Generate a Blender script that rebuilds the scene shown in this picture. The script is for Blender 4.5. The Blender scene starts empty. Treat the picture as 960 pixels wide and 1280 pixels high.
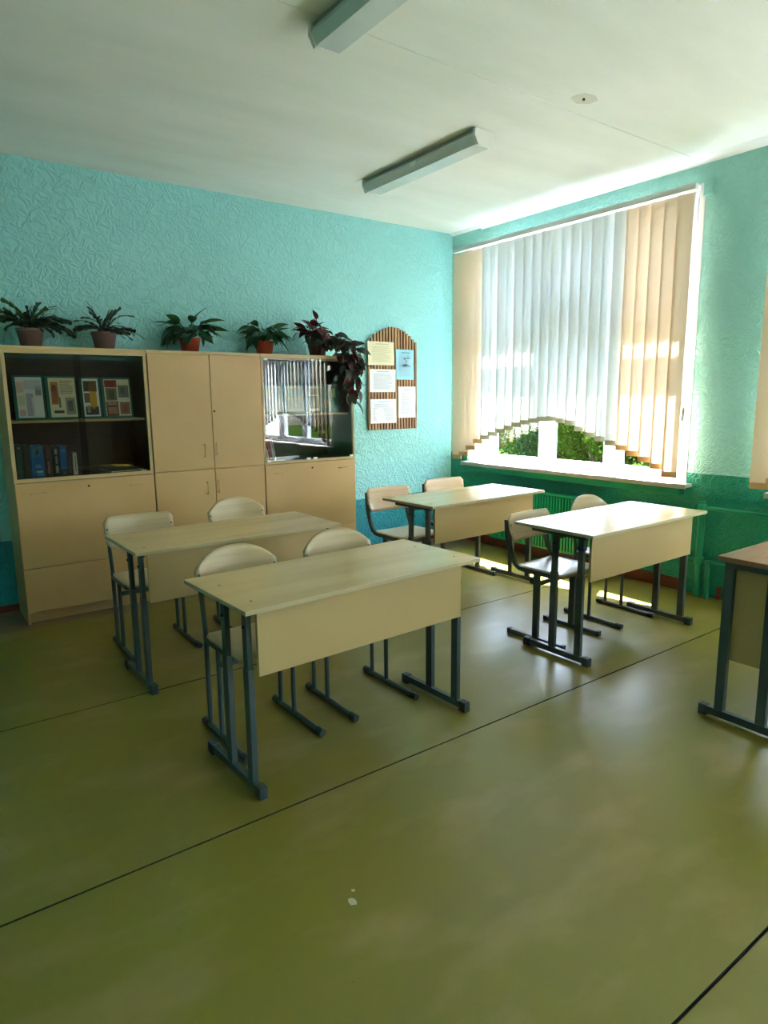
import bpy, bmesh, math, random
from mathutils import Vector, Matrix, noise
R = math.radians
rnd = random.Random(7)
scene = bpy.context.scene
COL = scene.collection

# ------------------------------------------------------------------ camera
cam_d = bpy.data.cameras.new('camera'); cam = bpy.data.objects.new('camera', cam_d); COL.objects.link(cam)
CAM = Vector((-4.7539, -5.2884, 1.4983)); YAW, PITCH, ROLL = R(36.0877), R(-9.9038), R(-0.5995)
fwd = Vector((math.sin(YAW)*math.cos(PITCH), math.cos(YAW)*math.cos(PITCH), math.sin(PITCH)))
rt = fwd.cross(Vector((0, 0, 1))).normalized(); up = rt.cross(fwd)
r2 = rt*math.cos(ROLL)+up*math.sin(ROLL); u2 = -rt*math.sin(ROLL)+up*math.cos(ROLL)
m = Matrix((r2, u2, -fwd)).transposed().to_4x4(); m.translation = CAM
cam.matrix_world = m
cam_d.sensor_fit = 'VERTICAL'; cam_d.sensor_height = 36; cam_d.lens = 823.5/1280*36; cam_d.clip_start = .05; cam_d.clip_end = 200
scene.camera = cam

# ------------------------------------------------------------------ light
SUN_EL, SUN_AZ = R(62), R(24)      # the sun stands to +x, a little to +y
scene.view_settings.view_transform = 'Standard'; scene.view_settings.look = 'None'
scene.view_settings.gamma = 1; scene.view_settings.use_curve_mapping = False
scene.view_settings.exposure = 3.72
w = bpy.data.worlds.new('sky'); scene.world = w; w.use_nodes = True
nt = w.node_tree; bg = nt.nodes['Background']; sk = nt.nodes.new('ShaderNodeTexSky')
sk.sky_type = 'NISHITA'; sk.sun_disc = False; sk.sun_elevation = SUN_EL; sk.sun_rotation = R(66)
sk.air_density = 1.0; sk.dust_density = 2.5; sk.ozone_density = 1.0
nt.links.new(sk.outputs[0], bg.inputs[0]); bg.inputs[1].default_value = .35
sd = bpy.data.lights.new('sun', 'SUN'); sun = bpy.data.objects.new('sun', sd); COL.objects.link(sun)
sd.energy = 16; sd.angle = R(.53); sd.color = (1, .97, .94)
trav = Vector((-math.cos(SUN_AZ)*math.cos(SUN_EL), -math.sin(SUN_AZ)*math.cos(SUN_EL), -math.sin(SUN_EL)))
sun.rotation_euler = trav.to_track_quat('-Z', 'Y').to_euler(); sun.location = (6, 3, 9)
for i, yc in enumerate((-1.45, -4.45, -7.4, -10.33)):     # sampling portals in all windows, the unseen added ones too
    pd = bpy.data.lights.new('portal', 'AREA'); po = bpy.data.objects.new('portal', pd); COL.objects.link(po)
    pd.shape = 'RECTANGLE'; pd.size = 2.3; pd.size_y = 2.05; pd.cycles.is_portal = True
    po.location = (.43, yc, 1.88); po.rotation_euler = Vector((-1, 0, 0)).to_track_quat('-Z', 'Z').to_euler()

# ------------------------------------------------------------------ materials
def s2l(c):
    return tuple(((x/255)/12.92 if x/255 <= .04045 else ((x/255+.055)/1.055)**2.4) for x in c)
def mat(name, rgb, rough=.5, metal=0, spec=.5, var=0, vscale=3, bump=0, bscale=60, stretch=(1, 1, 1), rgb2=None, coat=0, bdist=.002):
    m = bpy.data.materials.new(name); m.use_nodes = True; n = m.node_tree.nodes; l = m.node_tree.links
    b = n['Principled BSDF']; c = s2l(rgb)
    b.inputs['Base Color'].default_value = (*c, 1); b.inputs['Roughness'].default_value = rough
    b.inputs['Metallic'].default_value = metal; b.inputs['Specular IOR Level'].default_value = spec
    b.inputs['Coat Weight'].default_value = coat; b.inputs['Coat Roughness'].default_value = .12
    if var or bump:
        tc = n.new('ShaderNodeNewGeometry'); mp = n.new('ShaderNodeMapping'); mp.inputs['Scale'].default_value = stretch
        l.new(tc.outputs['Position'], mp.inputs[0])
    if var:
        nz = n.new('ShaderNodeTexNoise'); nz.inputs['Scale'].default_value = vscale; nz.inputs['Detail'].default_value = 6
        l.new(mp.outputs[0], nz.inputs[0])
        mx = n.new('ShaderNodeMix'); mx.data_type = 'RGBA'
        c2 = s2l(rgb2) if rgb2 else tuple(x*(1-var) for x in c)
        rp = n.new('ShaderNodeValToRGB'); rp.color_ramp.elements[0].position = .35; rp.color_ramp.elements[1].position = .68
        l.new(nz.outputs[0], rp.inputs[0]); l.new(rp.outputs[0], mx.inputs[0])
        mx.inputs[6].default_value = (*c, 1); mx.inputs[7].default_value = (*c2, 1)
        l.new(mx.outputs[2], b.inputs['Base Color'])
    if bump:
        nz = n.new('ShaderNodeTexNoise'); nz.inputs['Scale'].default_value = bscale; nz.inputs['Detail'].default_value = 4
        l.new(mp.outputs[0], nz.inputs[0]); bp = n.new('ShaderNodeBump'); bp.inputs['Strength'].default_value = bump
        bp.inputs['Distance'].default_value = bdist
        l.new(nz.outputs[0], bp.inputs['Height']); l.new(bp.outputs[0], b.inputs['Normal'])
    return m
def two_tone(name, top, low, z, rough=.45, worm=.5, wscale=34, rgb_v=.08):
    """plastered wall: worm-like relief, upper paint and lower paint meeting at height z"""
    m = bpy.data.materials.new(name); m.use_nodes = True; n = m.node_tree.nodes; l = m.node_tree.links
    b = n['Principled BSDF']; b.inputs['Roughness'].default_value = rough
    g = n.new('ShaderNodeNewGeometry'); sx = n.new('ShaderNodeSeparateXYZ'); l.new(g.outputs['Position'], sx.inputs[0])
    # slightly wavering edge
    nz = n.new('ShaderNodeTexNoise'); nz.inputs['Scale'].default_value = 6; l.new(g.outputs['Position'], nz.inputs[0])
    ma = n.new('ShaderNodeMath'); ma.operation = 'MULTIPLY_ADD'; ma.inputs[1].default_value = .012; l.new(nz.outputs[0], ma.inputs[0]); l.new(sx.outputs[2], ma.inputs[2])
    gt = n.new('ShaderNodeMath'); gt.operation = 'GREATER_THAN'; gt.inputs[1].default_value = z+.006; l.new(ma.outputs[0], gt.inputs[0])
    mx = n.new('ShaderNodeMix'); mx.data_type = 'RGBA'; l.new(gt.outputs[0], mx.inputs[0])
    mx.inputs[6].default_value = (*s2l(low), 1); mx.inputs[7].default_value = (*s2l(top), 1)
    nb = n.new('ShaderNodeTexNoise'); nb.inputs['Scale'].default_value = 1.7; nb.inputs['Detail'].default_value = 5; l.new(g.outputs['Position'], nb.inputs[0])
    m2 = n.new('ShaderNodeMix'); m2.data_type = 'RGBA'; m2.blend_type = 'MULTIPLY'; l.new(nb.outputs[0], m2.inputs[0])
    l.new(mx.outputs[2], m2.inputs[6]); m2.inputs[7].default_value = (1-rgb_v*2.2, 1-rgb_v, 1-rgb_v, 1); l.new(m2.outputs[2], b.inputs['Base Color'])
    # relief
    wv = n.new('ShaderNodeTexNoise'); wv.inputs['Scale'].default_value = wscale; wv.inputs['Detail'].default_value = 1; wv.inputs['Distortion'].default_value = .8
    l.new(g.outputs['Position'], wv.inputs[0])
    ab = n.new('ShaderNodeMath'); ab.operation = 'MULTIPLY'; ab.inputs[1].default_value = 26; l.new(wv.outputs[0], ab.inputs[0])
    mr = n.new('ShaderNodeMath'); mr.operation = 'SINE'; l.new(ab.outputs[0], mr.inputs[0])
    bp = n.new('ShaderNodeBump'); bp.inputs['Strength'].default_value = worm; bp.inputs['Distance'].default_value = .004
    l.new(mr.outputs[0], bp.inputs['Height']); l.new(bp.outputs[0], b.inputs['Normal'])
    return m
def fabric(name, rgb, transl=.5, tr_rgb=None):
    m = bpy.data.materials.new(name); m.use_nodes = True; n = m.node_tree.nodes; l = m.node_tree.links; n.remove(n['Principled BSDF'])
    a = n.new('ShaderNodeBsdfDiffuse'); t = n.new('ShaderNodeBsdfTranslucent'); s = n.new('ShaderNodeMixShader')
    a.inputs[0].default_value = (*s2l(rgb), 1); t.inputs[0].default_value = (*s2l(tr_rgb or rgb), 1); s.inputs[0].default_value = transl
    g = n.new('ShaderNodeNewGeometry'); mp = n.new('ShaderNodeMapping'); mp.inputs['Scale'].default_value = (1, 1, 6)
    nz = n.new('ShaderNodeTexNoise'); nz.inputs['Scale'].default_value = 120; l.new(g.outputs['Position'], mp.inputs[0]); l.new(mp.outputs[0], nz.inputs[0])
    bp = n.new('ShaderNodeBump'); bp.inputs['Strength'].default_value = .2; bp.inputs['Distance'].default_value = .001
    l.new(nz.outputs[0], bp.inputs['Height']); l.new(bp.outputs[0], a.inputs['Normal'])
    l.new(a.outputs[0], s.inputs[1]); l.new(t.outputs[0], s.inputs[2]); l.new(s.outputs[0], n['Material Output'].inputs[0])
    return m
def glass(name, tint=(.93, .97, .95), f0=.08):
    """thin sheet: clear, with Schlick reflection at both faces"""
    m = bpy.data.materials.new(name); m.use_nodes = True; n = m.node_tree.nodes; l = m.node_tree.links; n.remove(n['Principled BSDF'])
    t = n.new('ShaderNodeBsdfTransparent'); g = n.new('ShaderNodeBsdfGlossy'); s = n.new('ShaderNodeMixShader')
    t.inputs[0].default_value = (*tint, 1); g.inputs['Roughness'].default_value = .005
    lw = n.new('ShaderNodeLayerWeight'); lw.inputs[0].default_value = .5
    p = n.new('ShaderNodeMath'); p.operation = 'POWER'; p.inputs[1].default_value = 5; l.new(lw.outputs['Facing'], p.inputs[0])
    q = n.new('ShaderNodeMath'); q.operation = 'MULTIPLY_ADD'; q.inputs[1].default_value = 1-f0; q.inputs[2].default_value = f0; l.new(p.outputs[0], q.inputs[0])
    l.new(q.outputs[0], s.inputs[0]); l.new(t.outputs[0], s.inputs[1]); l.new(g.outputs[0], s.inputs[2]); l.new(s.outputs[0], n['Material Output'].inputs[0])
    return m
def leafmat(name, top, under, rough=.4, transl=.25, spec=.5):
    m = bpy.data.materials.new(name); m.use_nodes = True; n = m.node_tree.nodes; l = m.node_tree.links
    b = n['Principled BSDF']; b.inputs['Roughness'].default_value = rough; b.inputs['Specular IOR Level'].default_value = spec
    g = n.new('ShaderNodeNewGeometry'); mx = n.new('ShaderNodeMix'); mx.data_type = 'RGBA'; l.new(g.outputs['Backfacing'], mx.inputs[0])
    nz = n.new('ShaderNodeTexNoise'); nz.inputs['Scale'].default_value = 9; l.new(g.outputs['Position'], nz.inputs[0])
    mv = n.new('ShaderNodeMix'); mv.data_type = 'RGBA'; l.new(nz.outputs[0], mv.inputs[0])
    c = s2l(top); mv.inputs[6].default_value = (*[x*.45 for x in c], 1); mv.inputs[7].default_value = (*[min(1, x*1.6) for x in c], 1)
    l.new(mv.outputs[2], mx.inputs[6]); mx.inputs[7].default_value = (*s2l(under), 1); l.new(mx.outputs[2], b.inputs['Base Color'])
    t = n.new('ShaderNodeBsdfTranslucent'); l.new(mx.outputs[2], t.inputs[0]); s = n.new('ShaderNodeMixShader'); s.inputs[0].default_value = transl
    l.new(b.outputs[0], s.inputs[1]); l.new(t.outputs[0], s.inputs[2]); l.new(s.outputs[0], n['Material Output'].inputs[0])
    return m
def floor_mat():
    m = bpy.data.materials.new('floor_paint'); m.use_nodes = True; n = m.node_tree.nodes; l = m.node_tree.links
    b = n['Principled BSDF']; g = n.new('ShaderNodeNewGeometry')
    def nz(s, d=6, st=(1, 1, 1)):
        mp = n.new('ShaderNodeMapping'); mp.inputs['Scale'].default_value = st; l.new(g.outputs['Position'], mp.inputs[0])
        x = n.new('ShaderNodeTexNoise'); x.inputs['Scale'].default_value = s; x.inputs['Detail'].default_value = d; l.new(mp.outputs[0], x.inputs[0]); return x
    def ramp(src, a, c):
        r = n.new('ShaderNodeMapRange'); r.inputs[1].default_value = a; r.inputs[2].default_value = c; l.new(src, r.inputs[0]); return r.outputs[0]
    def mix(f, A, B):
        x = n.new('ShaderNodeMix'); x.data_type = 'RGBA'; l.new(f, x.inputs[0])
        for i, q in ((6, A), (7, B)):
            if isinstance(q, tuple): x.inputs[i].default_value = (*q, 1)
            else: l.new(q, x.inputs[i])
        return x.outputs[2]
    c = mix(nz(.8, 1).outputs[0], s2l((126, 122, 36)), s2l((120, 106, 40)))
    c = mix(ramp(nz(2.6, 7, (1, 1.8, 1)).outputs[0], .50, .85), c, s2l((156, 136, 84)))
    c = mix(ramp(nz(60, 2).outputs[0], .76, .80), c, s2l((80, 76, 38)))
    # paint worn to a brown tone beside the cabinets
    sx = n.new('ShaderNodeSeparateXYZ'); l.new(g.outputs['Position'], sx.inputs[0])
    ad = n.new('ShaderNodeMath'); ad.operation = 'MULTIPLY_ADD'; ad.inputs[1].default_value = .14; l.new(nz(5, 5).outputs[0], ad.inputs[0]); l.new(sx.outputs[1], ad.inputs[2])
    c = mix(ramp(ad.outputs[0], -.46, -.43), c, s2l((124, 98, 70)))
    l.new(c, b.inputs['Base Color'])
    rr = n.new('ShaderNodeMapRange'); l.new(nz(2.3, 2).outputs[0], rr.inputs[0]); rr.inputs[1].default_value = 0; rr.inputs[2].default_value = 1
    rr.inputs[3].default_value = .28; rr.inputs[4].default_value = .36; l.new(rr.outputs[0], b.inputs['Roughness'])
    bp = n.new('ShaderNodeBump'); bp.inputs['Strength'].default_value = .3; bp.inputs['Distance'].default_value = .003
    l.new(nz(5, 4).outputs[0], bp.inputs['Height']); l.new(bp.outputs[0], b.inputs['Normal'])
    b.inputs['Specular IOR Level'].default_value = .6
    return m

M = dict(
 wall_back=two_tone('wall_paint_back', (156, 216, 214), (34, 146, 158), .515, worm=.6, wscale=13),
 wall_win=two_tone('wall_paint_window', (164, 220, 210), (18, 146, 118), .915, worm=.5, wscale=17),
 wall_rear=two_tone('wall_paint_rear', (158, 222, 216), (72, 52, 36), 2.4, worm=.2),  # unseen brown lower part, invented to darken what the cabinet glass reflects
 wall_plain=two_tone('wall_paint_other', (158, 222, 216), (34, 150, 158), .9, worm=.3),
 ceil=mat('ceiling_whitewash', (240, 242, 236), .9, var=.06, vscale=1.6, bump=.5, bscale=11, bdist=.006, rgb2=(230, 233, 224), stretch=(.6, 2.2, 1)),
 stain=mat('ceiling_stain', (220, 221, 208), .9, var=.06, vscale=20),
 dark=mat('dark_joint', (30, 30, 22), .8), joint=mat('ceiling_joint', (176, 180, 168), .9),
 floor=floor_mat(),
 white=mat('white_gloss_paint', (236, 238, 236), .35), pvc=mat('white_window_plastic', (196, 201, 212), .3),
 sill=mat('white_sill', (206, 206, 206), .35), sill_edge=mat('sill_front_edge', (176, 168, 160), .5),
 green=mat('green_enamel', (12, 146, 112), .35, var=.15, vscale=8), skirt=mat('red_brown_skirting', (122, 48, 30), .45, var=.3, vscale=10),
 cab=mat('beige_laminate', (204, 164, 106), .42, var=.06, vscale=2.2, rgb2=(198, 157, 99)),
 cab_edge=mat('pale_laminate_edge', (204, 172, 118), .45), cab_in=mat('dark_wood_laminate', (70, 50, 32), .5, var=.25, vscale=7, stretch=(.3, 1, 9)),
 cab_dark=mat('dark_edge_strip', (52, 36, 24), .5), brass=mat('handle_metal', (206, 168, 104), .35, metal=.2),
 top=mat('desk_laminate', (222, 194, 144), .24, spec=.3, var=.06, vscale=3, stretch=(.4, 2.5, 1), rgb2=(208, 180, 128), bump=.06, bscale=4, bdist=.004),
 top_edge=mat('desk_top_edge', (190, 172, 130), .4), panel=mat('desk_panel_laminate', (192, 162, 108), .4, var=.05, vscale=2),
 metal=mat('grey_blue_frame_paint', (64, 80, 82), .35, var=.12, vscale=9), metal2=mat('grey_frame_paint', (76, 82, 82), .35, var=.1, vscale=9),
 cap=mat('grey_plastic_cap', (46, 60, 62), .45), black=mat('black_plastic', (18, 18, 20), .4),
 ply=mat('birch_plywood', (206, 180, 140), .28, var=.1, vscale=4, stretch=(.6, .6, 10), rgb2=(188, 168, 126)),
 ply2=mat('warm_beech_plywood', (222, 190, 150), .3, var=.1, vscale=4, stretch=(.6, .6, 12), rgb2=(212, 174, 132)),
 screw=mat('steel_screw', (120, 120, 116), .3, metal=.9),
 brown_top=mat('brown_wood_laminate', (150, 112, 86), .28, var=.25, vscale=5, stretch=(1, 8, 1), rgb2=(132, 94, 68)),
 slat=mat('slat_wood', (176, 136, 88), .5, var=.3, vscale=14, stretch=(1, 1, .2), rgb2=(130, 86, 50)), slat_back=mat('board_backing_wood', (92, 54, 34), .6),
 paper=mat('white_paper', (234, 234, 234), .7, var=.04, vscale=30), cream=mat('cream_paper', (234, 226, 190), .7), blue_paper=mat('pale_blue_paper', (150, 208, 222), .7),
 ink=mat('faded_ink', (178, 180, 190), .7), ink_d=mat('dark_ink', (84, 112, 150), .7), ink_c=mat('olive_ink', (190, 184, 150), .7),
 lamp_base=mat('lamp_base_grey', (150, 156, 146), .5), diffuser=mat('lamp_diffuser', (216, 226, 222), .25, var=.06, vscale=9), lamp_end=mat('lamp_end_cap', (232, 232, 226), .4),
 v_white=fabric('white_blind_fabric', (238, 240, 238), .055, (226, 228, 230)), v_beige=fabric('peach_blind_fabric', (248, 222, 194), .07, (250, 216, 184)),
 hem=fabric('white_blind_hem', (196, 190, 168), .10), hem_b=fabric('peach_blind_hem', (216, 172, 122), .10),
 rail=mat('blind_rail', (222, 222, 222), .3), glass=glass('window_glass', (.90, .93, .93), .04), cglass=glass('cabinet_glass', (.86, .88, .87), .055), dglass=glass('sliding_cabinet_glass', (.80, .80, .76), .02),
 teal=mat('teal_card', (14, 112, 104), .5), teal_d=mat('dark_teal_card', (10, 74, 70), .5),
 soil=mat('potting_soil', (46, 34, 26), .9, bump=.6, bscale=80), pot_g=mat('grey_brown_plastic_pot', (120, 92, 88), .5), terra=mat('terracotta_pot', (170, 68, 44), .55), pot_w=mat('wine_red_pot', (92, 34, 30), .5),
 cactus=leafmat('cactus_leaf', (30, 64, 40), (34, 62, 38), .45, .08), cactus_l=leafmat('young_cactus_leaf', (76, 108, 46), (70, 96, 44), .45, .1),
 spath=leafmat('peace_lily_leaf', (22, 74, 40), (50, 92, 50), .32, .12), stem=mat('green_stem', (52, 86, 44), .5),
 beg=leafmat('begonia_leaf', (66, 72, 62), (104, 32, 30), .35, .2), bstem=mat('begonia_stem', (110, 54, 40), .5),
 bush=leafmat('bush_leaf', (40, 58, 12), (44, 64, 14), .8, .35, 0), bark=mat('bark', (84, 70, 54), .9),
 lawn=mat('dark_lawn', (34, 52, 16), .95, var=.4, vscale=1.5, spec=0), grass=mat('asphalt_ground', (132, 136, 142), .95, var=.3, vscale=2), facade=mat('facade_plaster', (206, 188, 176), .9, bump=.3, bscale=8), pane_d=mat('far_window_glass', (70, 80, 90), .2),
 facade2=mat('outer_wall_plaster', (190, 186, 176), .9),
)
def pmat(name, rgb, rough=.45): return mat(name, rgb, rough)

# ------------------------------------------------------------------ mesh helpers
class MB:
    def __init__(s): s.v = []; s.f = []; s.mi = []; s.sm = []
    def add(s, vs, fs, mi=0, smooth=False, T=None):
        o = len(s.v)
        s.v += [tuple(T @ Vector(p)) for p in vs] if T else [tuple(p) for p in vs]
        s.f += [tuple(i+o for i in f) for f in fs]; s.mi += [mi]*len(fs); s.sm += [smooth]*len(fs)
        return s
    def box(s, x0, x1, y0, y1, z0, z1, mi=0, bev=0, T=None):
        if x0 > x1: x0, x1 = x1, x0
        if y0 > y1: y0, y1 = y1, y0
        if z0 > z1: z0, z1 = z1, z0
        if bev <= 0:
            vs = [(x, y, z) for z in (z0, z1) for y in (y0, y1) for x in (x0, x1)]
            return s.add(vs, [(0, 2, 3, 1), (4, 5, 7, 6), (0, 1, 5, 4), (2, 6, 7, 3), (0, 4, 6, 2), (1, 3, 7, 5)], mi, False, T)
        bm = bmesh.new(); bmesh.ops.create_cube(bm, size=1)
        for v in bm.verts: v.co = Vector(((x0+x1)/2+v.co.x*(x1-x0), (y0+y1)/2+v.co.y*(y1-y0), (z0+z1)/2+v.co.z*(z1-z0)))
        bmesh.ops.bevel(bm, geom=bm.edges[:], offset=min(bev, .45*min(x1-x0, y1-y0, z1-z0)), segments=2, affect='EDGES', profile=.6)
        bm.verts.index_update()
        s.add([v.co[:] for v in bm.verts], [[v.index for v in f.verts] for f in bm.faces], mi, False, T); bm.free(); return s
    def tube(s, pts, r, n=10, mi=0, caps=True, T=None):
        pts = [Vector(p) for p in pts]; rs = r if isinstance(r, (list, tuple)) else [r]*len(pts)
        vs = []; fs = []; ref = None
        for i, p in enumerate(pts):
            a = pts[max(i-1, 0)]; b = pts[min(i+1, len(pts)-1)]; t = (b-a).normalized()
            if ref is None: ref = Vector((0, 0, 1)) if abs(t.z) < .9 else Vector((1, 0, 0))
            x = t.cross(ref).normalized(); y = x.cross(t).normalized(); ref = y
            for k in range(n):
                an = 2*math.pi*k/n; vs.append(p+(x*math.cos(an)+y*math.sin(an))*rs[i])
        for i in range(len(pts)-1):
            for k in range(n): k2 = (k+1) % n; fs.append((i*n+k, i*n+k2, (i+1)*n+k2, (i+1)*n+k))
        s.add(vs, fs, mi, True, T)
        if caps:
            s.add(vs[:n], [tuple(range(n))], mi, False, T); s.add(vs[-n:], [tuple(reversed(range(n)))], mi, False, T)
        return s
    def sweep(s, pts, hw, hd, mi=0, T=None):
        """rectangular tube in the local yz plane: hw half-width in x, hd half-depth across"""
        vs = []; n = len(pts)
        for i, p in enumerate(pts):
            a = Vector(pts[max(i-1, 0)]); b = Vector(pts[min(i+1, n-1)]); t = (b-a).normalized(); nr = Vector((1, 0, 0)).cross(t).normalized(); p = Vector(p)
            vs += [p+Vector((-hw, 0, 0))+nr*hd, p+Vector((hw, 0, 0))+nr*hd, p+Vector((hw, 0, 0))-nr*hd, p+Vector((-hw, 0, 0))-nr*hd]
        fs = [(0, 3, 2, 1), (4*n-4, 4*n-3, 4*n-2, 4*n-1)]
        for i in range(n-1):
            for k in range(4): k2 = (k+1) % 4; fs.append((4*i+k, 4*i+k2, 4*i+4+k2, 4*i+4+k))
        return s.add(vs, fs, mi, False, T)
    def lathe(s, prof, n=24, mi=0, T=None, smooth=True):
        vs = [(r*math.cos(2*math.pi*k/n), r*math.sin(2*math.pi*k/n), z) for r, z in prof for k in range(n)]
        fs = [(i*n+k, i*n+(k+1) % n, (i+1)*n+(k+1) % n, (i+1)*n+k) for i in range(len(prof)-1) for k in range(n)]
        return s.add(vs, fs, mi, smooth, T)
    def mesh(s, name, mats):
        me = bpy.data.meshes.new(name); me.from_pydata(s.v, [], s.f)
        for m_ in (mats if isinstance(mats, (list, tuple)) else [mats]): me.materials.append(m_)
        me.polygons.foreach_set('material_index', s.mi); me.polygons.foreach_set('use_smooth', s.sm); me.update()
        bm = bmesh.new(); bm.from_mesh(me); bmesh.ops.recalc_face_normals(bm, faces=bm.faces) if s.closed else None
        bm.to_mesh(me); bm.free(); return me
    closed = True
    def build(s, name, mats, parent=None, **kw):
        o = bpy.data.objects.new(name, s.mesh(name, mats)); COL.objects.link(o)
        if parent: o.parent = parent
        for k, v in kw.items(): o[k] = v
        return o
def link(name, me, parent=None, mtx=None, **kw):
    o = bpy.data.objects.new(name, me); COL.objects.link(o)
    if parent: o.parent = parent
    if mtx is not None: o.matrix_local = mtx
    for k, v in kw.items(): o[k] = v
    return o
def thing(name, label, cat, loc=(0, 0, 0), rz=0, group=None):
    o = bpy.data.objects.new(name, None); COL.objects.link(o); o.location = loc; o.rotation_euler = (0, 0, rz); o.empty_display_size = .1
    o['label'] = label; o['category'] = cat
    if group: o['group'] = group
    return o
def tag(o, label, cat, group=None):
    o['label'] = label; o['category'] = cat
    if group: o['group'] = group
    return o
def copy_tree(o, parent=None):
    c = o.copy(); COL.objects.link(c); c.parent = parent
    for ch in list(KIDS(o)): copy_tree(ch, c)
    return c
def KIDS(o): return [x for x in COL.objects if x.parent == o]
def struct(o, label=None):
    o['kind'] = 'structure'
    return o
B = lambda *a, **k: MB().box(*a, **k)

# ------------------------------------------------------------------ room shell
H = 3.117; XL, YR = -6.6, -11.9; WT = .41  # room lengthened out of view to hold the added windows
fl = struct(B(XL, 0, YR, 0, -.12, -.012).build('floor', M['dark']))
ys = [0, -1.97, -3.275, -4.60, -5.90, -7.2, -8.5, -9.8, YR]
for a, b in zip(ys[:-1], ys[1:]):
    q = B(XL+.003, -.062, b+.0045, a-.0045, -.012, -.0004, 1); q.box(XL+.003, -.062, b+.0045, a-.0045, -.0004, 0)
    q.build('floor_sheet', [M['floor'], M['dark']], fl)
B(-.055, 0, YR, 0, -.012, 0, bev=.001).build('floor_sheet', M['floor'], fl)
mk = MB()      # chips in the floor paint
for (x, y, s_) in ((-3.808, -3.806, .014), (-3.78, -3.77, .006)):
    mk.add([(x+s_*rnd.uniform(.7, 1.2)*math.cos(a), y+s_*1.3*rnd.uniform(.7, 1.1)*math.sin(a), .0006) for a in [k*math.pi/5 for k in range(10)]], [tuple(range(10))])
mk.build('paint_chip', pmat('bare_chip', (196, 190, 170)), fl)
ce = struct(B(XL, WT, YR, .25, H+.008, H+.25).build('ceiling', M['joint']))
for a, b in ((0, -.405), (-.405, -2.58), (-2.58, -4.75), (-4.75, -6.9), (-6.9, -9.1), (-9.1, YR)):
    B(XL, 0, b+.0025, a-.0025 if a else 0, H, H+.008, bev=.0015).build('ceiling_slab', M['ceil'], ce)
st = MB()
st.add([(-1.49+.10*math.cos(a)*rnd.uniform(.7, 1), -2.732+.07*math.sin(a)*rnd.uniform(.7, 1), H-.001) for a in [k*math.pi/7 for k in range(14)]], [tuple(range(14))])
st.build('stain', M['stain'], ce); MB().lathe([(.0, H-.012), (.006, H-.01), (.006, H-.001)], 8, T=Matrix.Translation((-1.49, -2.732, 0))).build('old_hook', M['black'], ce)
struct(B(XL-.2, WT, 0, .25, -.12, H+.01).build('wall_back', M['wall_back']))
struct(B(XL-.2, XL, YR, 0, -.12, H+.01).build('wall_left', M['wall_plain']))
struct(B(XL-.2, WT, YR-.2, YR, -.12, H+.01).build('wall_rear', M['wall_rear']))
WIN = [(-2.615, -.285), (-5.615, -3.285), (-8.56, -6.23), (-11.5, -9.17)]; WZ0, WZ1 = .835, 2.955  # last two are unseen, added without blinds to bring in more light
rw = MB()
rw.box(0, WT, YR, 0, -.12, WZ0-.03); rw.box(0, WT, YR, 0, WZ1, H+.01)
edges = [0]+[v for a, b in WIN for v in (b, a)]+[YR]
for i in range(0, len(edges), 2): rw.box(0, WT, edges[i+1], edges[i], WZ0-.03, WZ1)
rwall = struct(rw.build('wall_right', M['wall_win']))
def cove(y0, y1, d, h, name):
    q = MB(); q.add([(0, y, H-h) for y in (y0, y1)]+[(-.004, y, H-h) for y in (y0, y1)]+[(-d, y, H-.002) for y in (y0, y1)]+[(-d, y, H) for y in (y0, y1)]+[(0, y, H) for y in (y0, y1)],
        [(0, 1, 3, 2), (2, 3, 5, 4), (4, 5, 7, 6), (6, 7, 9, 8), (8, 9, 1, 0), (0, 2, 4, 6, 8), (1, 9, 7, 5, 3)]); struct(q.build(name, M['white']))
cove(YR, -.42, .07, .036, 'trim_2'); cove(-.42, 0, .04, .020, 'trim_3')
for i, (a, b) in enumerate(WIN): B(-.07, 0, a-.02, b+.02, .745, .80, bev=.004).build('trim_%d' % (4+i), M['green'])['kind'] = 'structure'

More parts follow.
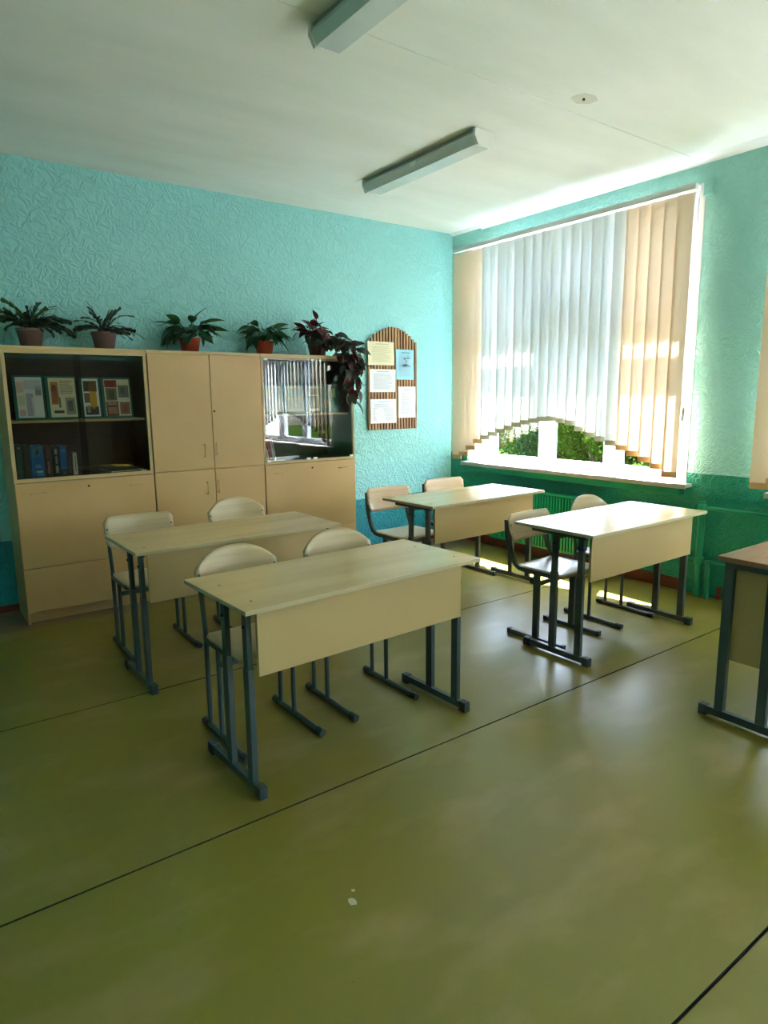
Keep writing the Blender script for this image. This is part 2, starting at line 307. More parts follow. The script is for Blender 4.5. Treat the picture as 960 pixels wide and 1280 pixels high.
# ------------------------------------------------------------------ windows
def window(idx, y0, y1):
    wn = bpy.data.objects.new('window_%d' % idx, None); COL.objects.link(wn); wn['kind'] = 'structure'; wn.location = (0, y1, 0)
    def b(mb, name, m_, par=wn): o = mb.build(name, m_, par); o.location = (0, -y1, 0) if par is wn else (0, 0, 0); return o
    lin = MB(); t = .012
    lin.box(-.004, WT, y1-t, y1, WZ0, WZ1); lin.box(-.004, WT, y0, y0+t, WZ0, WZ1); lin.box(-.004, WT, y0+t, y1-t, WZ1-t, WZ1)
    lin.box(-.006, 0, y1-.002, y1+.03, WZ0, WZ1); lin.box(-.006, 0, y0-.03, y0+.002, WZ0, WZ1)
    b(lin, 'window_reveal', M['white'])
    s_ = b(MB().box(-.085, .12, y0-.075, y1+.04, WZ0-.028, WZ0, bev=.004), 'window_sill', M['sill'])
    b(MB().box(-.091, -.085, y0-.075, y1+.04, WZ0-.036, WZ0-.003, bev=.002), 'sill_edge', M['sill_edge'])
    fx0, fx1 = .10, .165; z0, z1 = WZ0, WZ1-t; a, c = y0+t, y1-t
    cols = [(c-.06, y1-.89), (y1-.95, y1-1.605), (y1-1.665, a+.06)]   # clear openings of the outer frame (y high, y low)
    fr = MB(); fr.box(fx0, fx1, c-.06, c, z0, z1, bev=.004); fr.box(fx0, fx1, a, a+.06, z0, z1, bev=.004)
    fr.box(fx0, fx1, a+.06, c-.06, z0, z0+.045, bev=.004); fr.box(fx0, fx1, a+.06, c-.06, z1-.05, z1, bev=.004)
    for i in (0, 1): fr.box(fx0, fx1, cols[i+1][0], cols[i][1], z0+.045, z1-.05, bev=.004)
    for h_, l_ in cols: fr.box(fx0+.002, fx1-.002, l_, h_, 2.075, 2.13, bev=.004)
    b(fr, 'window_frame', M['pvc'])
    for i, (h_, l_) in enumerate(cols):
        for zz0, zz1 in ((z0+.045, 2.075), (2.13, z1-.05)):
            sw = .052; q = MB(); lo = zz0+sw-.018 if zz0 < 2 else zz0+sw
            if i == 1 and zz0 > 2: lo = zz0+.22     # unseen deep bottom rail, added to keep sun off the blind's middle
            q.box(fx0-.012, fx1-.01, h_-sw, h_, zz0, zz1, bev=.004); q.box(fx0-.012, fx1-.01, l_, l_+sw, zz0, zz1, bev=.004)
            q.box(fx0-.012, fx1-.01, l_+sw, h_-sw, zz0, lo, bev=.004); q.box(fx0-.012, fx1-.01, l_+sw, h_-sw, zz1-sw, zz1, bev=.004)
            if i != 1 and zz0 < 2: q.box(fx0-.05, fx0-.012, l_+.012, l_+.03, 1.45, 1.47); q.box(fx0-.055, fx0-.042, l_+.010, l_+.032, 1.36, 1.47, bev=.003)
            sh = b(q, 'sash', M['pvc'])
            MB().box(fx0+.02, fx0+.026, l_+sw-.004, h_-sw+.004, lo-.004, zz1-sw+.004).build('pane', M['glass'], sh)
    return wn
for i, (a, b_) in enumerate(WIN): window(i+1, a, b_)

# ------------------------------------------------------------------ vertical blinds
ARCH = [(0, .865), (.08, .885), (.35, 1.055), (.6, 1.14), (.92, 1.235), (1.25, 1.285), (1.5, 1.25), (1.68, 1.165), (2.0, 1.075), (2.3, .965), (2.46, .885)]
def arch(u):
    for (a, za), (b, zb) in zip(ARCH[:-1], ARCH[1:]):
        if a <= u <= b: return za+(zb-za)*(u-a)/(b-a)
    return ARCH[-1][1] if u > 1 else ARCH[0][1]
def blind(y_start, label, rs):
    t = thing('vertical_blind', label, 'blind', (-.11, y_start, 0), 0, 'vertical blinds over the windows')
    B(-.022, .022, -2.475, .02, 2.895, 2.935, bev=.004).build('head_rail', M['rail'], t)
    for yb in (-.35, -1.25, -2.15): B(-.01, .115, yb-.02, yb+.02, 2.932, 2.942, bev=.002).build('bracket', M['rail'], t)
    n = 24; pitch = 2.36/(n-1)
    for k in range(n):
        u = k*pitch; zb = round(arch(u*2.46/2.36), 3); peach = k < 4 or k > n-6
        ang = R(rs.uniform(9, 13)); W2 = .0575
        v = MB(); v.closed = False; nn = 5; vs = []
        for z in (zb, (zb+2.88)/2, 2.88):
            for j in range(nn):
                q = -1+2*j/(nn-1); vs.append((.003*(1-q*q), q*W2, z))
        fs = [(i*nn+j, i*nn+j+1, (i+1)*nn+j+1, (i+1)*nn+j) for i in range(2) for j in range(nn-1)]
        v.add(vs, fs, 0, True)
        vo = v.build('vane', M['v_beige' if peach else 'v_white'], t); vo.location = (rs.uniform(-.003, .003), -.04-u, 0); vo.rotation_euler = (0, R(rs.uniform(-.12, .12)), ang)
        h = MB(); h.add([(.0025+.002*(1-q*q)+s_*.0035, q*W2*.99, z) for s_ in (-1, 1) for z in (zb-.006, zb+.036) for q in (-1, -.5, 0, .5, 1)],
                        [(j, j+1, j+6, j+5) for j in range(4)]+[(10+j, 15+j, 16+j, 11+j) for j in range(4)]+[(j, 10+j, 11+j, j+1) for j in range(4)]+[(5+j, 6+j, 16+j, 15+j) for j in range(4)]+[(0, 5, 15, 10), (4, 14, 19, 9)])
        h.build('bottom_weight', M['hem_b' if peach else 'hem'], vo)
    ch = MB(); ch.tube([(.0, -2.465, 2.9), (.01, -2.47, 2.2), (.0, -2.475, 1.4)], .0022, 6); ch.tube([(.012, -2.478, 1.4), (.0, -2.478, 1.3)], .010, 8)
    ch.build('control_chain', M['rail'], t)
    return t
blind(-.165, 'vertical blind with stepped arched lower edge over the corner window, nearest the notice board', random.Random(1))
blind(-3.175, 'vertical blind only showing its left peach vane at the right edge of the picture', random.Random(2))

# ------------------------------------------------------------------ small wall parts
bx = MB(); bx.box(-.03, 0, -2.70, -2.64, 2.862, 2.972, bev=.005); bx.box(-.036, -.03, -2.69, -2.65, 2.89, 2.94, bev=.002)
tag(bx.build('junction_box', M['wall_win']), 'small teal painted junction box beside the top of the blind', 'box')
sk1 = MB(); sk1.box(-.018, 0, -2.70, 0, 0, .095, bev=.004); sk1.box(-.018, 0, -2.99+.02, -2.94, 0, .095, bev=.004); sk1.box(-.018, 0, YR, -2.99, 0, .10, bev=.004)
struct(sk1.build('baseboard_right', M['skirt']))
struct(B(XL, 0, -.016, 0, 0, .05, bev=.004).build('baseboard_back', M['skirt']))
struct(B(XL, XL+.018, YR, 0, 0, .095, bev=.004).build('baseboard_left', M['skirt']))

def radiator(y0, y1, label):
    t = thing('radiator', label, 'radiator', (-.10, (y0+y1)/2, .14)); h = (y0-y1)/2
    n = int(2*h/.032); mb = MB()
    for k in range(n):
        y = -h+.02+k*(2*h-.04)/(n-1); mb.box(-.035, .035, y-.009, y+.009, .0, .47, bev=.004)
    o = mb.build('fin_row', M['green'], t); o['kind'] = 'stuff'
    B(-.03, .03, -h, h, .475, .495, bev=.005).build('top_header', M['green'], t); B(-.022, .022, -h, h, -.025, -.002, bev=.005).build('bottom_header', M['green'], t)
    for s_ in (-1, 1):
        B(.0, .0985, s_*(h-.2)-.01, s_*(h-.2)+.01, .35, .365).build('wall_bracket', M['green'], t)
    return t
radiator(-.72, -1.98, 'green painted ribbed radiator under the corner window')
pp = thing('heating_pipes', 'green painted heating pipes running along the wall between radiator and brown topped desk', 'pipe', (-.05, -2.84, 0))
def P(pts, r, name='pipe'): MB().tube(pts, r, 12).build(name, M['green'], pp)
P([(0, .0, .675), (0, -5.8, .665)], .014); P([(0, .86, .27), (0, -5.8, .285)], .013)
P([(0, .03, .72), (0, .03, 0)], .024); P([(-.005, -.045, .285), (-.005, -.045, 0)], .019); P([(0, .86, .59), (0, .03, .60)], .012)
for z in (.675, .28): MB().lathe([(.028, -.03), (.034, -.02), (.034, .02), (.028, .03)], 14, T=Matrix.Translation((0, .03, z))).build('pipe_joint', M['green'], pp)
MB().tube([(0, -.62, .67), (.0485, -.62, .67)], .008, 8).build('pipe_hook', M['green'], pp)

# ------------------------------------------------------------------ cabinets
CF, CH = -.42, 1.845
def handle(parent, x, z, vert=False, L=.088, y=CF-.019):
    mb = MB(); pts = [(0, 0, -L/2), (0, -.02, -L/2), (0, -.024, -L/2+.008), (0, -.024, L/2-.008), (0, -.02, L/2), (0, 0, L/2)]
    T = Matrix.Translation((x, y, z)) @ (Matrix.Identity(4) if vert else Matrix.Rotation(R(90), 4, 'Y')); mb.tube(pts, .004, 8, T=T)
    mb.build('handle', M['brass'], parent)
def keyhole(parent, x, z):
    mb = MB(); mb.tube([(x, CF-.022, z), (x, CF-.018, z)], .008, 10); mb.build('lock', M['cab_dark'], parent)
def carcass(t, w, glass_top, solid=False):
    mb = MB(); d = CF
    for x in (0, w-.018): mb.box(x, x+.018, d, 0-.004, .0, CH-.022, bev=.001)
    for z0, z1 in ((.082, .10), (.966, .984)) : mb.box(.018, w-.018, d+.002, -.004, z0, z1)
    mb.box(.018, w-.018, d+.05, d+.066, 0, .082)
    mb.build('body', M['cab'], t)
    B(.0005, w-.0005, d-.012, -.002, CH-.022, CH, bev=.002).build('top_board', M['cab_edge'], t)
    B(.018, w-.018, -.014, -.004, .10, CH-.022).build('back_panel', M['cab_in'], t)
def glazed_unit(x0, w, label):
    t = thing('cabinet', label, 'cabinet', (x0, 0, 0), 0, 'wall cabinets along the back wall'); carcass(t, w, True)
    ed = MB(); ed.box(0, .022, CF-.012, CF, .966, CH-.022, bev=.001); ed.box(w-.022, w, CF-.012, CF, .966, CH-.022, bev=.001); ed.box(.022, w-.022, CF-.012, CF, .966, .990, bev=.001); ed.box(.022, w-.022, CF-.012, CF, CH-.045, CH-.022)
    ed.build('face_frame', M['cab_edge'], t)
    li = MB()   # dark lining of the display bay
    li.box(.018, .021, CF+.004, -.014, .984, CH-.022); li.box(w-.021, w-.018, CF+.004, -.014, .984, CH-.022); li.box(.018, w-.018, CF+.004, -.014, CH-.026, CH-.022); li.box(.021, w-.021, CF+.004, -.014, .984, .986)
    li.build('bay_lining', M['cab_in'], t)
    B(.021, w-.021, CF+.05, -.014, 1.352, 1.368, bev=.001).build('shelf', M['cab_edge'], t)
    d = B(.003, w-.003, CF-.019, CF, .388, .962, bev=.002).build('drop_front', M['cab'], t)
    handle(d, .13, .893); handle(d, w-.13, .897); keyhole(d, w*.5, .915)
    B(.003, w-.003, CF-.019, CF, .086, .384, bev=.002).build('lower_front', M['cab'], t)
    return t
x1, x2, x3, x4 = -4.190, -3.286, -2.4025, -1.527
c1 = glazed_unit(x1, x2-x1-.002, 'leftmost cabinet, glazed top with picture boards and blue books')
for i, (a, b) in enumerate(((.024, .47), (.43, .878))):
    B(a, b, CF+.010+i*.008, CF+.014+i*.008, .99, CH-.045).build('sliding_glass', M['dglass'], c1)
c3 = glazed_unit(x3, x4-x3, 'right glazed cabinet with the red trailing plant on its corner'); w3 = x4-x3
for i, (a, b, ang) in enumerate(((.010, .437, 0), (.441, w3-.01, 0))):
    g_ = B(a, b, CF-.017, CF-.013, .985, CH-.028).build('glass_door', M['cglass'], c3)
    cl = MB()
    for (cx, cz) in ((a+.03, CH-.042), (a+.03 if i == 0 else a+.03, .995), (b-.03, .995)):
        cl.box(cx-.018, cx+.018, CF-.022, CF-.010, cz-.008, cz+.008, bev=.002)
    cl.build('clip', M['white'], g_)
c2 = thing('cabinet', 'middle cabinet with four plain doors and upright handles', 'cabinet', (x2, 0, 0), 0, 'wall cabinets along the back wall'); w2 = x3-x2-.002
carcass(c2, w2, False)
xm = -2.825-x2
for (a, b, z0, z1, hx, hz) in ((.004, xm-.002, .972, CH-.024, xm-.075, 1.112), (xm+.002, w2-.004, .972, CH-.024, xm+.02, 1.122), (.004, xm-.002, .086, .966, xm-.07, .825), (xm+.002, w2-.004, .086, .966, xm+.02, .83)):
    d = B(a, b, CF-.019, CF, z0, z1, bev=.002).build('door', M['cab'], c2); handle(d, hx, hz, True)
    if hx > xm and z0 > .9: keyhole(d, xm+.02, 1.405)
B(-.0015, .0, CF-.016, -.01, .1, CH-.03).build('edge_strip', M['cab_dark'], c2)

# ------------------------------------------------------------------ printed boards and books in the cabinets
def printed(x0, x1, z0, h, cells, label, lean=6, y=-.335, frame='teal', base='paper', grp='picture boards on the cabinet shelves'):
    """stiff teal board leaning back, with a flat printed sheet of coloured fields"""
    w_ = x1-x0; t = thing('picture_board', label, 'picture', ((x0+x1)/2, y, z0), 0, grp); T = Matrix.Rotation(R(-lean), 4, 'X')
    B(-w_/2, w_/2, 0, .006, 0, h, T=T).build('board', M[frame], t)
    q = MB(); q.box(-w_/2+.018, w_/2-.012, -.0015, 0, .016, h-.012, 0, T=T); ms = [M[base]]
    for (u0, v0, u1, v1, col) in cells:
        ms.append(pmat('print_ink', col, .4)); ww = w_-.03; hh = h-.028
        q.box(-w_/2+.018+u0*ww, -w_/2+.018+u1*ww, -.0022, -.0014, .016+v0*hh, .016+v1*hh, len(ms)-1, T=T)
    q.build('printed_sheet', ms, t)
    # folding leg behind
    B(-.05, .05, .03, .034, 0, h*.55, T=Matrix.Rotation(R(-lean), 4, 'X')).build('support', M['teal_d'], t)
G = lambda r_, n, base, am=26: [(r_.random()*.8, r_.random()*.85, 0, 0, base) for _ in range(n)]
def textlines(u0, u1, v0, v1, n, col, r_): return [(u0, v0+(v1-v0)*k/n, u0+(u1-u0)*r_.uniform(.7, 1), v0+(v1-v0)*(k+.4)/n, col) for k in range(n)]
rr_ = random.Random(5)
printed(-4.125, -3.94, 1.37, .295, [(0, .62, .28, .88, (226, 196, 186)), (.3, .7, .95, .93, (198, 208, 222)), (.05, .3, .3, .55, (216, 210, 176)), (.34, .04, .62, .6, (176, 184, 198)), (.55, .04, .8, .5, (232, 236, 240)), (.72, .55, .96, .78, (150, 156, 170)), (.05, .05, .28, .2, (214, 180, 180))], 'pale shiny picture board at the left end of the upper cabinet shelf')
printed(-3.93, -3.735, 1.37, .292, [(.06, .32, .36, .90, (190, 142, 84)), (.1, .36, .3, .78, (168, 72, 40)), (.12, .66, .26, .82, (84, 50, 34)), (.33, .24, .4, .5, (96, 100, 84)), (.42, .55, .52, .72, (222, 214, 204)), (.58, .06, .95, .5, (150, 162, 146)), (.66, .14, .86, .42, (78, 90, 78)), (.12, .1, .5, .17, (70, 66, 60))]+textlines(.42, .95, .6, .95, 9, (128, 138, 124), rr_), 'grey green picture board with an orange figure, second from left on the upper shelf', base='cream')
printed(-3.72, -3.585, 1.37, .288, [(.08, .66, .9, .94, (70, 66, 48)), (.08, .36, .42, .62, (120, 100, 88)), (.42, .25, .86, .92, (214, 164, 34)), (.5, .2, .7, .4, (186, 138, 30)), (.1, .04, .92, .26, (52, 58, 56)), (.2, .1, .4, .3, (150, 156, 150))], 'narrow picture board with a yellow figure on the upper cabinet shelf')
printed(-3.575, -3.375, 1.37, .284, [(.02, .78, .5, .98, (150, 30, 26)), (.04, .42, .48, .76, (120, 116, 84)), (.16, .46, .38, .7, (84, 94, 66)), (.02, .0, .5, .4, (124, 44, 34)), (.08, .3, .44, .38, (190, 176, 140)), (.08, .06, .44, .24, (170, 152, 104)), (.54, .5, .96, .84, (104, 120, 98)), (.62, .6, .8, .78, (66, 82, 66)), (.56, .04, .96, .38, (140, 98, 74)), (.66, .1, .86, .3, (160, 50, 36)), (.54, .4, .96, .48, (208, 208, 196))], 'picture board with dark red fields at the right end of the upper shelf', base='cream')
for (a, b, cells, lab) in ((-2.33, -2.16, [(.1, .1, .5, .5, (214, 200, 190)), (.55, .1, .9, .9, (196, 204, 200))], 'pale board at the left end of the right glazed cabinet shelf'),
        (-2.15, -1.955, [(.1, .1, .9, .45, (214, 210, 190)), (.1, .55, .9, .9, (190, 200, 192))], 'pale board behind the reflection in the right glazed cabinet, second from left'),
        (-1.945, -1.80, [(.1, .1, .9, .6, (120, 126, 90)), (.2, .65, .9, .9, (170, 160, 120))], 'narrow board with olive print in the right glazed cabinet'),
        (-1.79, -1.62, [(.05, .1, .45, .45, (130, 134, 84)), (.55, .55, .9, .9, (150, 170, 120)), (.1, .55, .45, .9, (64, 120, 92))], 'dark green board at the right end of the right glazed cabinet shelf')):
    printed(a, b, 1.37, .24, cells, lab, base='teal' if a > -1.8 else 'cream')
def book(x, wd, h, d, rgb, label, z=.9875, y=-.335, lean=0, bands=(), cover=None):
    t = thing('book', label, 'book', (x, y, z), 0, 'books in the cabinets'); T = Matrix.Rotation(R(lean), 4, 'Y')
    q = MB(); q.box(0, .003, 0, d, 0, h, T=T); q.box(wd-.003, wd, 0, d, 0, h, T=T); q.box(0, wd, -.002, .002, 0, h, bev=.0015, T=T)
    q.build('cover', pmat('book_cover', rgb, .4), t); B(.003, wd-.003, .002, d-.004, .004, h-.004, T=T).build('pages', M['cream'], t)
    for (a, b, u0, u1, c) in bands: B(wd*u0, wd*u1, -.0032, -.0018, h*a, h*b, T=T).build('spine_print', pmat('spine_ink', c), t)
book(-4.150, .040, .225, .15, (28, 78, 58), 'dark green hardback at the left end of the book row', bands=((.88, .92, .35, .6, (170, 180, 170)),))
book(-4.106, .038, .22, .15, (62, 66, 54), 'grey green hardback beside the wide blue book')
t_ = (.62, .92, .28, .78, (150, 196, 200))
book(-4.064, .078, .215, .16, (28, 104, 172), 'wide bright blue book with a pale oval on its spine', bands=((.66, .9, .3, .72, (140, 180, 186)), (.7, .94, .36, .66, (150, 188, 192)), (.3, .33, .3, .8, (110, 170, 220)), (.36, .39, .3, .7, (110, 170, 220)), (.14, .2, .35, .85, (176, 206, 226)), (.06, .1, .4, .9, (120, 180, 220))))
book(-3.982, .046, .208, .15, (74, 46, 40), 'dark brown book just right of the wide blue book', bands=((.6, .9, .3, .7, (104, 66, 56)), (.1, .5, .35, .65, (150, 112, 100))))
book(-3.932, .042, .206, .15, (18, 32, 36), 'black book with pale lettering on its spine', bands=((.72, .9, .35, .7, (150, 160, 150)), (.4, .66, .4, .65, (130, 142, 130)), (.1, .34, .35, .75, (150, 158, 150))))
book(-3.887, .044, .204, .15, (30, 96, 166), 'narrow blue book with a dark foot to its spine', bands=((0, .2, 0, 1, (30, 40, 50)), (.03, .14, .3, .8, (150, 160, 160)), (.82, .86, .2, .8, (90, 150, 200))))
book(-3.840, .030, .198, .14, (58, 44, 46), 'thin dark maroon book beside the small white one', bands=((.1, .8, .4, .6, (90, 62, 60)),))
book(-3.805, .026, .155, .12, (206, 204, 190), 'small white book at the right end of the book row', bands=((.15, .85, .35, .65, (120, 124, 116)),))
for i, (c, lab, b_) in enumerate((((176, 30, 36), 'red book leaning at the left end of the right glazed cabinet', ()), ((150, 152, 156), 'grey book leaning between two red books', ((.1, .9, .4, .6, (60, 60, 64)),)), ((170, 26, 34), 'red book leaning beside the thin pale book', ()), ((214, 208, 206), 'thin pale book with a red stripe, rightmost of the leaning books', ((0, 1, .4, .7, (176, 40, 44)),)))):
    book(-2.375+i*.030, .024, .185, .14, c, lab, lean=-14+i*1.5, y=-.36, bands=b_, z=.9935-.0015*i)
fo = thing('folder', 'dark green folder lying flat at the right of the lower cabinet shelf', 'folder', (-3.46, -.23, .9865), R(4))
B(-.12, .12, -.14, .14, 0, .004, bev=.001).build('cover', pmat('folder_cover', (48, 64, 50)), fo); B(-.115, .115, -.135, .135, .004, .010).build('pages', M['cream'], fo); B(-.12, .12, -.14, .14, .010, .014, bev=.001).build('cover', pmat('folder_cover', (52, 70, 56)), fo)
cs = thing('case', 'small flat black case beside the white book', 'case', (-3.70, -.31, .9865)); B(-.055, .055, -.035, .035, 0, .012, bev=.003).build('base', M['black'], cs); B(-.055, .055, -.035, .035, .0125, .022, bev=.004).build('lid', M['black'], cs)
tag(B(-3.36, -3.325, -.395, -.375, .9865, .994, bev=.003).build('eraser', M['white']), 'small white eraser at the right front of the lower cabinet shelf', 'eraser')
# paper pack on floor of right cabinet
tag(B(-2.34, -2.19, -.395, -.368, .9865, .9925).build('paper_sheet', M['paper']), 'white paper lying in front of the leaning red books', 'paper')

# ------------------------------------------------------------------ notice board
nb = thing('notice_board', 'arched notice board of vertical wooden slats on the teal wall', 'notice board', (-.795, 0, 1.182))
bw = .59; ns = 17
for k in range(ns):
    u = -1+2*k/(ns-1); zt = .985-.135*abs(u)**1.9; x = u*(bw/2-.011)
    B(x-.0115, x+.0115, -.034, -.016, 0, zt-rnd.uniform(0, .008), bev=.002).build('slat', M['slat'], nb)
bk = MB()
for (z0, z1) in ((.05, .09), (.45, .49), (.78, .82)): bk.box(-bw/2+.02, bw/2-.02, -.016, -.0015, z0, z1)
bk.build('batten', M['slat_back'], nb)
bq = [(-bw/2+.004, -.010), (bw/2-.004, -.010)]
pl = MB(); pts = [(-bw/2+.006, .006)]+[(u*(bw/2-.008), .97-.135*abs(u)**1.9) for u in [-1+k/8 for k in range(17)]]+[(bw/2-.006, .006)]
pl.add([(x, -.0155, z) for x, z in pts], [tuple(range(len(pts)))]); pl.closed = False; pl.build('backing', M['slat_back'], nb)
def sheet(x0, x1, z0, z1, m_, ink, lab, seed, style=0):
    t = thing('paper_sheet', lab, 'paper', ((x0+x1)/2, -.0345, z0), 0, 'sheets pinned to the notice board'); w_, h_ = x1-x0, z1-z0
    s_ = MB(); s_.closed = False; n = 8; rs = random.Random(seed); a0 = rs.uniform(-.006, .006)
    s_.add([(-w_/2+w_*i/n+a0*j/3, -.0015-.006*abs(2*i/n-1)**3*rs.uniform(.2, 1), h_*j/3) for j in range(4) for i in range(n+1)], [(j*(n+1)+i, j*(n+1)+i+1, (j+1)*(n+1)+i+1, (j+1)*(n+1)+i) for j in range(3) for i in range(n)], 0, True)
    s_.build('sheet', m_, t)
    q = MB(); q.closed = False; z = h_*.90
    def ln(a, b, z, th=.0035, mi=0): q.add([(a, -.0085, z), (b, -.0085, z), (b, -.0085, z+th), (a, -.0085, z+th)], [(0, 1, 2, 3)], mi)
    ln(-w_*.22, w_*.26, h_*.88, .007, 1)
    z = h_*.78
    while z > h_*.1:
        if style == 1 and z < h_*.62:
            c = w_*(.5-z/h_)*.6; ln(-w_*.4, -w_*.4+w_*.15*rs.random(), z); ln(c*.3, w_*.38, z)
        else: ln(-w_*.36, w_*rs.uniform(.15, .38), z)
        z -= .0125
    if style == 2:
        for k in range(9): ln(-w_*.2+.01*rs.uniform(0, 6), -w_*.1+.01*rs.uniform(2, 9), h_*rs.uniform(.35, .8), rs.uniform(.004, .012), 1)
    q.build('print', ink, t)
sheet(-1.095, -.785, 1.80, 2.02, M['cream'], [M['ink_c'], M['ink_c']], 'cream sheet at the top left of the notice board', 1)
sheet(-1.082, -.775, 1.545, 1.762, M['paper'], [M['ink'], M['ink']], 'white sheet in the middle of the notice board left column', 2)
sheet(-1.075, -.765, 1.245, 1.478, M['paper'], [M['ink'], M['blue_paper']], 'white sheet at the bottom left of the notice board', 3, 1)
sheet(-.760, -.540, 1.665, 1.955, M['blue_paper'], [M['ink'], M['ink_d']], 'pale blue sheet at the upper right of the notice board', 4, 2)
sheet(-.740, -.522, 1.292, 1.597, M['paper'], [M['ink'], M['ink']], 'tall white sheet at the lower right of the notice board', 5)

# ------------------------------------------------------------------ ceiling lamps
def lamp(x, y0, y1, label):
    t = thing('fluorescent_lamp', label, 'ceiling lamp', (x, (y0+y1)/2, H), 0, 'fluorescent lamps on the ceiling'); L = abs(y1-y0)/2
    B(-.075, .075, -L+.01, L-.01, -.028, 0, bev=.004).build('base', M['lamp_base'], t)
    prof = [(-.082, -.026), (-.085, -.045), (-.06, -.088), (.06, -.088), (.085, -.045), (.082, -.026)]
    q = MB(); n = len(prof); vs = [(px, y, pz) for y in (-L+.02, L-.02) for px, pz in prof]
    q.add(vs, [(i, (i+1) % n, n+(i+1) % n, n+i) for i in range(n)]+[tuple(range(n))[::-1], tuple(range(n, 2*n))])
    q.build('diffuser', M['diffuser'], t)
    for s_ in (-1, 1):
        e = MB(); pr = [(-.085, -.002), (-.09, -.046), (-.063, -.093), (.063, -.093), (.09, -.046), (.085, -.002)]
        vs = [(px, y, pz) for y in sorted((s_*(L-.022), s_*L)) for px, pz in pr]; e.add(vs, [(i, (i+1) % n, n+(i+1) % n, n+i) for i in range(n)]+[tuple(range(n))[::-1], tuple(range(n, 2*n))])
        e.build('end_cap', M['lamp_end'], t)
    B(-.088, -.084, -.03, .03, -.06, -.035, bev=.001).build('clip', M['lamp_end'], t); B(.084, .088, L*.55, L*.55+.03, -.06, -.035, bev=.001).build('clip', M['lamp_end'], t)
lamp(-1.63, -.885, -2.11, 'fluorescent ceiling lamp hanging above the back desks, the farther one')
lamp(-3.02, -2.50, -3.73, 'fluorescent ceiling lamp cut off by the top edge of the picture')

# ------------------------------------------------------------------ desks
def desk(cx, cy, rot, label, tape=False, L=1.2, W=.55, mt='metal'):
    t = thing('school_desk', label, 'desk', (cx, cy, 0), R(rot), 'two-seat school desks'); Mt = M[mt]
    q = MB(); q.box(-L/2, L/2, -W/2, W/2, .742, .7595, 0, bev=.002); q.add([(-L/2+.002, -W/2+.002, .7601), (L/2-.002, -W/2+.002, .7601), (L/2-.002, W/2-.002, .7601), (-L/2+.002, W/2-.002, .7601)], [(0, 1, 2, 3)], 1)
    q.closed = True; q.build('tabletop', [M['top_edge'], M['top']], t)
    for sx in (-1, 1):
        for sy in (-1, .55):
            MB().lathe([(0, .7625), (.005, .762), (.0065, .7603)], 10, T=Matrix.Translation((sx*(L/2-.075), sy*(W/2-.10), 0))).build('screw', M['screw'], t)
    B(-L/2+.072, L/2-.072, -W/2+.055, -W/2+.071, .478, .738, bev=.001).build('modesty_panel', M['panel'], t)
    for sx in (-1, 1):
        x = sx*(L/2-.053)
        f = B(x-.014, x+.014, -W/2+.04, -W/2+.475, .012, .046, bev=.003).build('foot', Mt, t)
        for yc in (-W/2+.045, -W/2+.468): B(x-.018, x+.018, yc-.022, yc+.022, 0, .050, bev=.004).build('end_cap', M['cap'], f)
        for yc in (-W/2+.105, -W/2+.285):
            l = MB(); l.box(x-.0125, x+.0125, yc-.021, yc+.021, .046, .50, bev=.003); l.box(x-.0105, x+.0105, yc-.018, yc+.018, .50, .716, bev=.002)
            lo = l.build('leg', Mt, t)
            MB().tube([(x-sx*.012, yc, .665), (x+sx*.018, yc, .665)], .006, 8).build('height_bolt', M['black'], lo)
        B(x-.0125, x+.0125, -W/2+.07, -W/2+.45, .716, .742, bev=.002).build('top_rail', M['cap'], t)
    B(-L/2+.07, L/2-.07, -W/2+.272, -W/2+.297, .69, .712, bev=.002).build('cross_bar', Mt, t)
    if tape:
        B(-L/2+.037, -L/2+.068, -W/2+.083, -W/2+.127, .655, .675, bev=.002).build('tape', pmat('dark_blue_tape', (28, 34, 92)), t)
    return t
desk(-3.257, -2.905, 2.6, 'pale school desk nearest the camera, in front of the left pair')
desk(-3.296, -1.757, 1.0, 'pale school desk standing closest to the cabinets')
desk(-1.300, -1.620, 2.3, 'school desk in the far row just in front of the window corner', mt='metal2')
desk(-1.249, -2.893, 1.0, 'pale school desk with a dark blue tape band on its front leg, on the right', tape=True, mt='metal2')

# teacher's desk at the right edge
td = thing('teacher_desk', 'brown topped desk with grey metal legs cut off at the right edge', 'desk', (-1.84, -4.15, 0), 0)
B(0, 1.25, -.33, .31, .755, .78, bev=.003).build('tabletop', M['brown_top'], td)
for x in (.03, 1.20):
    f = B(x-.014, x+.014, -.30, .34, .012, .048, bev=.003).build('foot', M['metal'], td)
    for yc in (-.295, .335): B(x-.018, x+.018, yc-.02, yc+.02, 0, .052, bev=.004).build('end_cap', M['cap'], f)
    for yc in (.262, .078, -.20): B(x-.014, x+.014, yc-.021, yc+.021, .048, .73, bev=.003).build('leg', M['metal'], td)
    B(x-.014, x+.014, -.24, .283, .728, .755, bev=.003).build('top_rail', M['metal'], td)
B(.052, .068, -.24, .27, .29, .722, bev=.001).build('side_panel', M['panel'], td)
B(1.16, 1.176, -.24, .27, .29, .722, bev=.001).build('side_panel', M['panel'], td)
B(.07, 1.16, -.26, -.244, .33, .75, bev=.001).build('modesty_panel', M['panel'], td)

